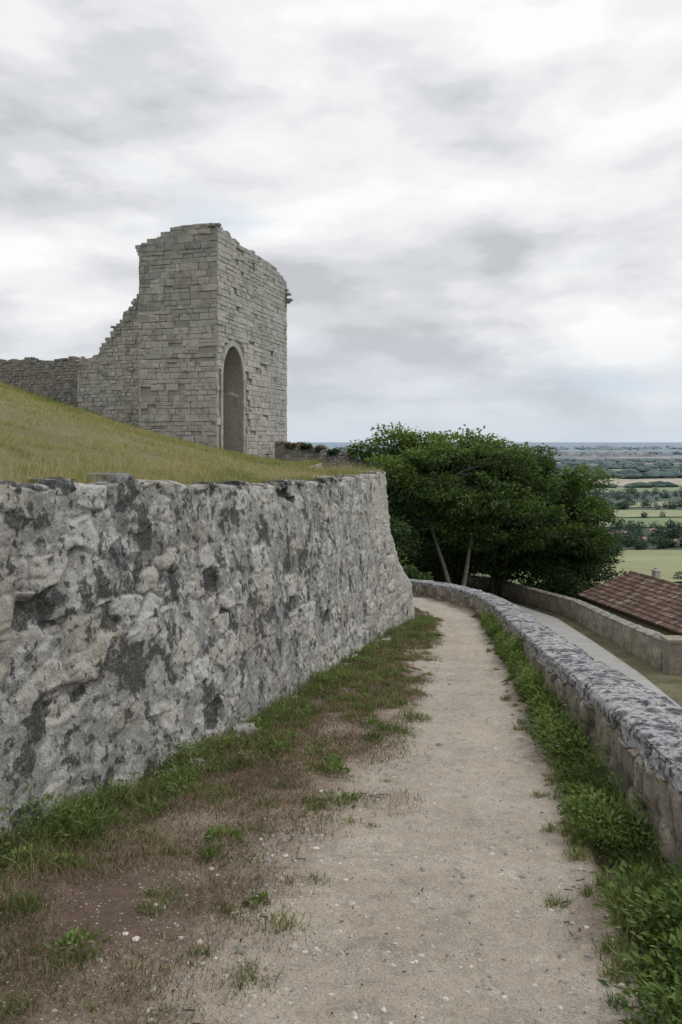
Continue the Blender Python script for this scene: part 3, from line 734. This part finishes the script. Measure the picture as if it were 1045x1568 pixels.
val=.12+.6*brown*rng.uniform(.3,1.2,n)+rng.normal(size=n)*.1+.16*fbm(xx*1.5,yy*1.5,3,507)
blades('mound_grass',np.stack([xx,yy,zz-.01],1),hh,(.0012+.00045*dcam),val,M_gr,1,1.3,1)
n=8000
yy=rng.uniform(3,14,n);dd=rng.exponential(.5,n);xx=B(yy)-.04-dd
blades('seed_grass',np.stack([xx,yy,mound(xx,yy)],1),rng.uniform(.05,.19,n)*(.3+1.2*sm(fbm(xx*3,yy*3,3,509)*1.5+.4)),np.full(n,.0015),rng.uniform(.4,1,n),M_gr,2,.9,2)
def gpt(x,y): return np.stack([x,y,ground(x,y)+micro(x,y)+(1-pathmask(x,y))*.03*(1+fbm(x*4,y*4,3,35))-.006],1)
n=210000
yy=1.6+16*rng.uniform(0,1,n)**1.8
a=wbx(yy);b=LP(yy)+.34;xx=a+(b-a)*rng.uniform(0,1,n)
keep=(rng.uniform(0,1,n)<(1-pathmask(xx,yy))*sm(fbm(xx*2.5,yy*2.5,4,520)*1.5+.6))
xx=xx[keep];yy=yy[keep];n=len(xx)
wd=np.exp(-(xx-wbx(yy))/.35)
g=sm(fbm(xx*1.8,yy*1.8,4,530)*2.2+.2)
val=np.where(rng.uniform(0,1,n)<.25+.6*g*(.4+wd),rng.uniform(0,.35,n),rng.uniform(.4,1,n))
blades('verge_dry_grass',gpt(xx,yy),(.014+.03*rng.uniform(0,1,n)**2+.05*wd*rng.uniform(0,1,n))*(1+.03*yy),.0008+.0003*yy,val,M_dry,3,1.5,2)
def tufts(name,cent,nb,R,H,mat,seed,w=.0018,lo=0,hi=.8,lean=.9):
    r=np.random.default_rng(seed);xs_=[];hs=[];vs=[]
    for (x,y,k_) in cent:
        m=int(nb*k_);q=r.normal(size=(m,2))*R*k_;xs_.append(np.stack([x+q[:,0],y+q[:,1]],1));hs.append(H*k_*r.uniform(.4,1.2,m)*np.exp(-(q**2).sum(1)/(2*(R*k_*1.6)**2)));o_=r.uniform(-.2,.25);vs.append(r.uniform(lo,hi,m)+o_)
    A=np.vstack(xs_);h=np.concatenate(hs)
    ok=(A[:,0]>wbx(A[:,1])-.0)&(A[:,0]<P(A[:,1])+.02);A=A[ok];h=h[ok];v=np.concatenate(vs)[ok]
    blades(name,gpt(A[:,0],A[:,1]),h,np.full(len(h),w)*(1+.06*A[:,1]),v,mat,seed+1,lean,2)
ct=[]
for i in range(85):
    y=2.6+12.5*random.random();x=float(wbx(y))+abs(random.gauss(0,.2))+.03;ct.append((x,y,random.uniform(.4,1.4)))
for i in range(150):
    y=1.9+12*random.random()**1.2;x=float(wbx(y))+(float(LP(y))-float(wbx(y)))*random.uniform(.1,1.1);ct.append((x,y,random.uniform(.2,.65)))
for i in range(55):
    y=6.0+9*random.random();x=float(LP(y))-random.uniform(-.12,.5);ct.append((x,y,random.uniform(.4,1.0)))
tufts('verge_green_grass',ct,210,.09,.12,M_grn,70,hi=.95,lean=1.4)
ct=[]
for i in range(240):
    y=2.2+13.5*random.random()**1.3;a=float(RP(y))+.0;b=float(P(y))-.02;f=random.uniform(.0,1)**.8;ct.append((a+(b-a)*f,y,random.uniform(.3,.65)+.5*f))
for i in range(80):
    y=1.7+10*random.random()**1.5;ct.append((float(RP(y))+random.uniform(-.16,.1),y,random.uniform(.15,.45)))
tufts('parapet_verge_grass',ct,230,.07,.15,M_grn,80,hi=.95,lean=1.2)
def weeds(name,cent,seed,n0=60,ls=.03,hgt=.16,R=.12,mat=M_leafW,side=0):
    r=np.random.default_rng(seed);PV=[];VV=[];DD=[]
    for (x,y,k_) in cent:
        m=int(n0*k_*2);q=r.normal(size=(m,2))*R*k_;e=np.exp(-(q**2).sum(1)/(2*(R*k_*1.2)**2))
        okm=e>.35;q=q[okm];e=e[okm];m=len(q)
        hz_=r.uniform(.15,1,m)*hgt*k_*e
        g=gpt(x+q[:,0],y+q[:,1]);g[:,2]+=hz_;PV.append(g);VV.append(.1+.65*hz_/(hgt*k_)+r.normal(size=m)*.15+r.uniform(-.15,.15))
        DD.append(np.stack([q[:,0]/R,q[:,1]/R,.5+0*hz_],1))
    PV=np.vstack(PV);ok=(PV[:,0]>wbx(PV[:,1])+.01)&(PV[:,0]<P(PV[:,1])+.0)
    if side: ok&=PV[:,0]>RP(PV[:,1])-.03
    V,F,v=leaves(PV[ok],ls,.6,np.concatenate(VV)[ok],.42,seed,np.vstack(DD)[ok])
    mk(name,V,F,mat,{'tone':v})
ct=[]
for i in range(170):
    y=2.3+11.5*random.random()**1.2;a=float(RP(y))+.05;b=float(P(y));f=random.uniform(.2,1);ct.append((a+(b-a)*f,y,random.uniform(.5,1.1)+.7*f*random.random()))
weeds('nettle_weeds',ct,90,150,.034,.23,.11,side=1)
ct=[(-1.50,3.75,1.7),(-1.38,3.85,1.4),(-1.62,3.45,1.4),(-1.0,4.9,1.4),(-.92,5.1,1.2),(-.72,6.0,1.),(-.5,6.6,1.),(-1.15,4.5,1.1),(-1.25,4.3,.9)]
for i in range(70):
    y=3.0+11*random.random();ct.append((float(wbx(y))+.08+abs(random.gauss(0,.2)),y,random.uniform(.3,1.1)))
for i in range(40):
    y=2.+7*random.random();ct.append((float(wbx(y))+(float(LP(y))-float(wbx(y)))*random.uniform(.1,.95),y,random.uniform(.2,.6)))
weeds('wall_foot_weeds',ct,91,120,.028,.15,.10)
for i,(x,y,z,k_) in enumerate([(.95,13.6,-2.0,.9)]):
    r=np.random.default_rng(95+i);m=int(150*k_);p=np.array([x+.08,y,z])+r.normal(size=(m,3))*np.array([.05,.1,.07])*k_*1.3
    V,F,v=leaves(p,.035,.5,r.uniform(.2,1,m),.35,95+i);mk('wall_plant',V,F,M_leafW,{'tone':v})
# ------------------------------------------------------------------ gravel & stones
t=(1+5**.5)/2
ICO=np.array([(-1,t,0),(1,t,0),(-1,-t,0),(1,-t,0),(0,-1,t),(0,1,t),(0,-1,-t),(0,1,-t),(t,0,-1),(t,0,1),(-t,0,-1),(-t,0,1)],float)/1.9
ICF=np.array([(0,11,5),(0,5,1),(0,1,7),(0,7,10),(0,10,11),(1,5,9),(5,11,4),(11,10,2),(10,7,6),(7,1,8),(3,9,4),(3,4,2),(3,2,6),(3,6,8),(3,8,9),(4,9,5),(2,4,11),(6,2,10),(8,6,7),(9,8,1)])
n=22000
yy=1.7+13*rng.uniform(0,1,n)**2.;xx=LP(yy)-.5+(RP(yy)-LP(yy)+.75)*rng.uniform(0,1,n)
kp=rng.uniform(0,1,n)<(.25+.75*pathmask(xx,yy))*(.3+.9*sm(fbm(xx*2,yy*2,3,611)+.5));xx=xx[kp];yy=yy[kp];n=len(xx)
sz=.0022+.0045*rng.uniform(0,1,n)**4*2.2;big=rng.uniform(0,1,n)<.012;sz=np.where(big,rng.uniform(.009,.020,n),sz)
pp=gpt(xx,yy);pp[:,2]+=.006+sz*.15
V=(ICO[None]*rng.uniform(.7,1.3,(n,12,1))*sz[:,None,None]*rng.uniform(.6,1.4,(n,1,3))*np.array([1,1,.6])+pp[:,None]).reshape(-1,3)
F=((np.arange(n)*12)[:,None,None]+ICF[None]).reshape(-1,3)
cc=(np.array([.50,.475,.43])[None]*rng.uniform(.5,1.4,(n,1)));mk('gravel',V,F,M_peb,{'gcol':np.repeat(cc,12,0)})
n=600
yy=1.8+8*rng.uniform(0,1,n)**1.4;xx=LP(yy)-.6+(RP(yy)-LP(yy)+.9)*rng.uniform(0,1,n);p=gpt(xx,yy);p[:,2]+=.016
dr=rng.normal(size=(n,3));dr[:,2]=0
V,F,v=leaves(p,.018,3.,rng.uniform(0,1,n),.4,3,dr)
mk('fallen_leaves',V,F,mat_leaf('dead_leaves',[(0,(.05,.035,.02)),(1,(.17,.12,.06))],.1),{'tone':v})
# ------------------------------------------------------------------ tile-roofed house
house=empty('tile_roofed_house')
E=np.array([12.5,42.,-8.15]);hu=np.array([.218,-.976,0]);hw=np.array([.976,.218,0]);HL=13.;run=3.1;rise=1.05
ta=Acc()
def slope(E0,wdir,seed):
    rd=random.Random(seed);ncol=int(HL/.2);nrow=9;sl=np.array([wdir[0]*run,wdir[1]*run,rise]);sn=np.cross(hu,sl);sn/=np.linalg.norm(sn)
    if sn[2]<0: sn=-sn
    for i in range(ncol):
        for kind in (0,1):
            for j in range(nrow):
                c0=E0+hu*(.1+.2*(i+.5*kind))+sl*(j/nrow-.02);c1=E0+hu*(.1+.2*(i+.5*kind))+sl*((j+1.12)/nrow-.02)
                V=[];a=rd.random()
                for c,rad,l in ((c0,.085,.028),(c1,.068,.0)):
                    for q in range(6):
                        an=math.pi*q/5
                        if kind: V.append(c+hu*math.cos(an)*rad-sn*(math.sin(an)*rad*.5-.035)+sn*l)
                        else: V.append(c+hu*math.cos(an)*rad+sn*(math.sin(an)*rad*.8+.03+l))
                ta.add(V,[[q,q+1,q+7,q+6] for q in range(5)],a=a)
slope(E,hw,1);slope(E+hw*2*run,-hw,2)
for i in range(int(HL/.35)):
    c=E+hw*run+hu*.35*i+np.array([0,0,rise+.03]);V=[]
    for cc_,rad in ((c,.13),(c+hu*.4,.11)):
        for q in range(7):
            an=math.pi*q/6;V.append(cc_+hw*math.cos(an)*rad+np.array([0,0,math.sin(an)*rad]))
    ta.add(V,[[q,q+1,q+8,q+7] for q in range(6)],a=random.random())
ta.make('roof_tiles',M_tile,parent=house)
wa=Acc()
zb_=-12.5
a_=.35
C=[E+hw*a_+hu*a_,E+hw*a_+hu*(HL-a_),E+hw*(2*run-a_)+hu*(HL-a_),E+hw*(2*run-a_)+hu*a_]
V=[];
for z in (zb_,None):
    for c in C: V.append((c[0],c[1],zb_ if z else E[2]+.05))
V+=[tuple(E+hw*run+hu*a_+np.array([0,0,rise-.06])),tuple(E+hw*run+hu*(HL-a_)+np.array([0,0,rise-.06]))]
wa.add(V,[[0,1,5,4],[1,2,6,5],[2,3,7,6],[3,0,4,7],[4,5,9,8],[6,7,8,9]],[[5,6,9],[7,4,8]],a=.5)
wa.make('walls',M_render,parent=house)
wb_=Acc()
for off in (0,2*run):
    c=E+hw*off+hu*HL/2+np.array([0,0,-.06]);box(wb_,c,hu*HL/2,hw*.05,(0,0,.07))
for s in (0,HL):
    for sg in (0,1):
        c0=E+hw*(2*run*sg)+hu*s;c1=E+hw*run+hu*s+np.array([0,0,rise]);c=(c0+c1)/2-np.array([0,0,.05]);box(wb_,c,(c1-c0)/2,hu*.04,(0,0,.06))
wb_.make('eaves_timber',M_wood,parent=house)
for k_,s in enumerate((3.,6.5,10.)):
    o=Acc();c=E+hw*(a_-.02)+hu*s+np.array([0,0,-1.1]);box(o,c,hu*.45,hw*.03,(0,0,.55));o.make('window_glass_%d'%k_,M_glass,parent=house)
    o=Acc()
    for sg in (-1,1): box(o,c+hu*sg*.7-hw*.03,hu*.23,hw*.025,(0,0,.6))
    for sg in (-1,1): box(o,c-hw*.02+np.array([0,0,sg*.58]),hu*.5,hw*.04,(0,0,.04))
    o.make('shutters_%d'%k_,M_shut,parent=house)
o=Acc();c=E+hw*(run+.3)+hu*1.8+np.array([0,0,rise+.1]);box(o,c,hu*.16,hw*.14,(0,0,.3));box(o,c+np.array([0,0,.33]),hu*.2,hw*.18,(0,0,.03));box(o,c+np.array([0,0,.42]),hu*.08,hw*.08,(0,0,.07));o.make('chimney',M_chim,parent=house)
# ------------------------------------------------------------------ valley: fields, woods, villages
def hazec(c,d):  # paints distance haze into field, tree and village colours
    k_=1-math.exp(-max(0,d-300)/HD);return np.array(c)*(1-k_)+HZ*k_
FA=Acc()
def field(y0,y1,k0,k1,c,z=.6,sk=0.):
    n=9;f=np.linspace(0,1,n);V=[];cs=[]
    for y in (y0,y1):
        for q in f:
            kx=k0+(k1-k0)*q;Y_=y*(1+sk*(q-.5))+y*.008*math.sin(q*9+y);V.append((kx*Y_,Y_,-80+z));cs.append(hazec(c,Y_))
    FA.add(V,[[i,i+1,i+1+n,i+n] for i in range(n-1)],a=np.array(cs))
tan=(.45,.39,.26);lg=(.21,.26,.11);yg=(.30,.31,.16);dg=(.09,.13,.05)
field(1400,1700,.22,.50,tan,.6,.05);field(1235,1380,.27,.55,lg,.7,.05);field(1100,1200,.1,.24,yg,.8)
field(985,1060,.36,.6,yg,.6,.06);field(835,925,.29,.7,yg,.7,.04);field(735,825,.29,.62,lg,.8,.03)
field(450,585,.28,.7,yg,.9,.06);field(400,640,.05,.27,lg,.6,.1);field(600,690,.40,.62,dg,.6,.1)
field(2050,2300,.3,.7,lg,1,.05);field(1850,2000,-.1,.25,tan,1);field(2700,3000,.1,.38,yg,1.5);field(3300,3900,.34,.8,tan,2)
field(5200,6200,.2,.5,yg,3);field(900,1300,-.5,.05,lg,.8,.1);field(1500,2100,-.7,-.05,tan,.9,.1);field(600,850,-.6,.0,yg,.9,.1);field(700,1100,.75,1.3,tan,.9,.1);field(1300,1900,.7,1.4,lg,.9,.1)
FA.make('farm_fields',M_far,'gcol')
def fartrees(name,rows,seed,leafy):
    r=np.random.default_rng(seed);Vs=[];Fs=[];Cs=[];n0=0
    for (y0,y1,k0,k1,num,hs) in rows:
        strips=r.uniform(y0,y1,5)
        for i in range(num):
            k_=r.uniform(k0,k1);y=r.uniform(y0,y1)
            if not leafy: y=strips[r.integers(5)]*(1+.03*math.sin(k_*14))+r.normal()*(y1-y0)*.025
            h=hs*r.uniform(.55,1.25);x=k_*y;c=np.array([x,y,float(ground(np.array([x]),np.array([y]))[0])+h*.4])
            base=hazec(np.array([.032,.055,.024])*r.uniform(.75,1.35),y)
            if leafy:
                m=170;d=r.normal(size=(m,3));d/=np.linalg.norm(d,axis=1,keepdims=True);p=c+d*np.array([h*.5,h*.5,h*.52])*r.uniform(.5,1.05,(m,1))
                V,F,_=leaves(p,h*.16,.4,np.zeros(m),.8,int(r.integers(1e6)))
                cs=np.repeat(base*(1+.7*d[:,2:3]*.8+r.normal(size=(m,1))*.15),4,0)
            else:
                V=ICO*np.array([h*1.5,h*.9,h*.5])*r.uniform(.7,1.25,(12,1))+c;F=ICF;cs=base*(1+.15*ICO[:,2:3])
            Vs.append(V);Fs.append(F+n0);n0+=len(V);Cs.append(np.clip(cs,.005,1))
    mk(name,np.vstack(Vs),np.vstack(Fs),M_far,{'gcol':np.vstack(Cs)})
fartrees('distant_trees',[(585,700,.25,.6,170,9),(580,600,.27,.5,25,8),(700,735,.2,.6,50,8),(925,985,.2,.6,90,10),(1060,1230,.2,.6,110,11),(825,836,.3,.6,25,6),(340,470,.3,.36,16,7),(380,460,.40,.5,14,7),(500,900,-.6,.2,60,11),(90,160,.36,.42,5,6)],5,True)
fartrees('distant_woods',[(1380,1400,.2,.6,40,10),(1700,2050,.15,.65,420,14),(2300,2700,.1,.7,340,14),(3000,3300,.1,.7,240,14),(3900,5200,.05,.7,320,18),(6200,9000,0,.7,200,22),(1300,4000,-.8,.1,300,18)],6,False)
VA=Acc()
def vhouse(x,y,s,seed,z=-80):
    r=random.Random(seed);an=r.uniform(0,3.14);u=np.array([math.cos(an),math.sin(an),0])*s*r.uniform(.7,1.5);v=np.array([-math.sin(an),math.cos(an),0])*s*.5;h=s*r.uniform(.35,.6)
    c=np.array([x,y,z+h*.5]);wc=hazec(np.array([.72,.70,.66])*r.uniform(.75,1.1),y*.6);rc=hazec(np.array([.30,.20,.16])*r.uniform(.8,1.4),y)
    H=np.array([0,0,h]);V=[c-u-v-H*.5,c+u-v-H*.5,c+u+v-H*.5,c-u+v-H*.5,c-u-v+H*.5,c+u-v+H*.5,c+u+v+H*.5,c-u+v+H*.5]
    VA.add(V,BOXQ,a=np.array([wc]*8))
    R=np.array([0,0,s*.25]);t_=H*.5+np.array([0,0,.02]);V=[c-u*1.05-v*1.15+t_,c+u*1.05-v*1.15+t_,c+u*1.05+v*1.15+t_,c-u*1.05+v*1.15+t_,c-u*1.05+t_+R,c+u*1.05+t_+R]
    VA.add(V,[[0,1,5,4],[2,3,4,5]],[[1,2,5],[3,0,4]],a=np.array([rc]*6))
rd=random.Random(3)
for i in range(22):
    y=rd.uniform(585,700);k_=rd.uniform(.31,.5);vhouse(k_*y,y,rd.uniform(4,6.5),i)
for (y0,y1,k0,k1,m,s) in ((2300,2700,.3,.5,14,12),(3000,3300,.30,.44,30,16),(3900,5000,.24,.42,80,20),(6000,9500,.2,.55,60,36),(4000,8000,-.5,.2,40,30)):
    for i in range(m):
        y=rd.uniform(y0,y1);vhouse(rd.uniform(k0,k1)*y,y,s*rd.uniform(.5,1.3),i+900)
VA.make('distant_village',M_far,'gcol')
po=Acc();px_,py_=60.,150.;pz=gz_(px_,py_);tube(po,[(px_,py_,pz),(px_,py_,pz+8)],[.16,.1],8,.5);box(po,(px_,py_,pz+7.4),(.9,0,0),(0,.06,0),(0,0,.07));po.make('utility_pole',M_bark)
# ------------------------------------------------------------------ camera
cam=bpy.data.cameras.new('camera');cam.sensor_fit='VERTICAL';cam.sensor_height=36;cam.sensor_width=24;cam.lens=28
cam.shift_y=-109/1568;cam.clip_start=.05;cam.clip_end=100000
co_=bpy.data.objects.new('camera',cam);co_.location=(0,0,0);co_.rotation_euler=(math.radians(90),0,0);S.collection.objects.link(co_);S.camera=co_
# ------------------------------------------------------------------ light
az=math.radians(75);el=math.radians(48)
sd=Vector((math.sin(az)*math.cos(el),math.cos(az)*math.cos(el),math.sin(el)))
sl=bpy.data.lights.new('sun','SUN');sl.energy=1.4;sl.angle=math.radians(14);sl.color=(1,.965,.91)
so=bpy.data.objects.new('sun',sl);so.rotation_euler=sd.to_track_quat('Z','Y').to_euler();so.location=(20,5,30);S.collection.objects.link(so)
W=bpy.data.worlds.new('World');S.world=W;W.use_nodes=True;nt=W.node_tree;nt.nodes.clear()
out=nt.nodes.new('ShaderNodeOutputWorld')
tc=nt.nodes.new('ShaderNodeTexCoord').outputs['Generated']
sky=nt.nodes.new('ShaderNodeTexSky');sky.sky_type='NISHITA';sky.sun_disc=False;sky.sun_elevation=el;sky.sun_rotation=az
sx=nd(nt,'ShaderNodeSeparateXYZ',{0:tc});z=mt(nt,'MAXIMUM',sx.outputs[2],0.)
zz=mt(nt,'ADD',z,.16)
cv=nd(nt,'ShaderNodeCombineXYZ',{0:mt(nt,'DIVIDE',sx.outputs[0],zz),1:mt(nt,'DIVIDE',sx.outputs[1],zz),2:8.3}).outputs[0]
pv_=nd(nt,'ShaderNodeVectorMath',{0:tc,1:(1.,1.,2.6)},operation='MULTIPLY').outputs[0]
pv2=nd(nt,'ShaderNodeVectorMath',{0:pv_,1:(.03,-.02,.13)},operation='ADD').outputs[0]
b1=noise(nt,pv_,2.3,9,.50,.1);b2=noise(nt,pv2,2.3,9,.50,.1)
n1=noise(nt,cv,.9,8,.5,.15);n2=noise(nt,cv,.45,4,.5,.2);n3=noise(nt,cv,.8,7,.55,.2)
shade=mt(nt,'MULTIPLY',mt(nt,'SUBTRACT',b1,b2),.95)
lit=mt(nt,'ADD',shade,mt(nt,'ADD',mt(nt,'MULTIPLY',b1,.45),mt(nt,'ADD',mt(nt,'MULTIPLY',n1,.35),mt(nt,'MULTIPLY',n2,.20))))
dotn=nd(nt,'ShaderNodeVectorMath',{0:tc,1:Vector((.18,.92,.33)).normalized()},operation='DOT_PRODUCT').outputs['Value']
lit=mt(nt,'ADD',lit,ramp(nt,dotn,[(.92,0),(1.,.05)]))
cl=ramp(nt,lit,[(.37,(5.6,5.75,6.1)),(.455,(6.8,6.95,7.3)),(.52,(7.9,8.0,8.25)),(.59,(8.9,8.95,9.05)),(.68,(9.9,9.85,9.8))],'EASE')
gap=ramp(nt,n3,[(.36,.55),(.44,0)])
skc=mix(nt,.85,sky.outputs[0],(6.6,7.9,9.1))
c=mix(nt,gap,cl,skc)
hzf=ramp(nt,z,[(0,.85),(.04,.5),(.14,0)])
c=mix(nt,hzf,c,(6.2,6.95,7.7))
bg=nd(nt,'ShaderNodeBackground',{'Color':c,'Strength':.1});nt.links.new(bg.outputs[0],out.inputs[0])
S.view_settings.view_transform='Standard';S.view_settings.look='None';S.view_settings.exposure=0;S.view_settings.gamma=1
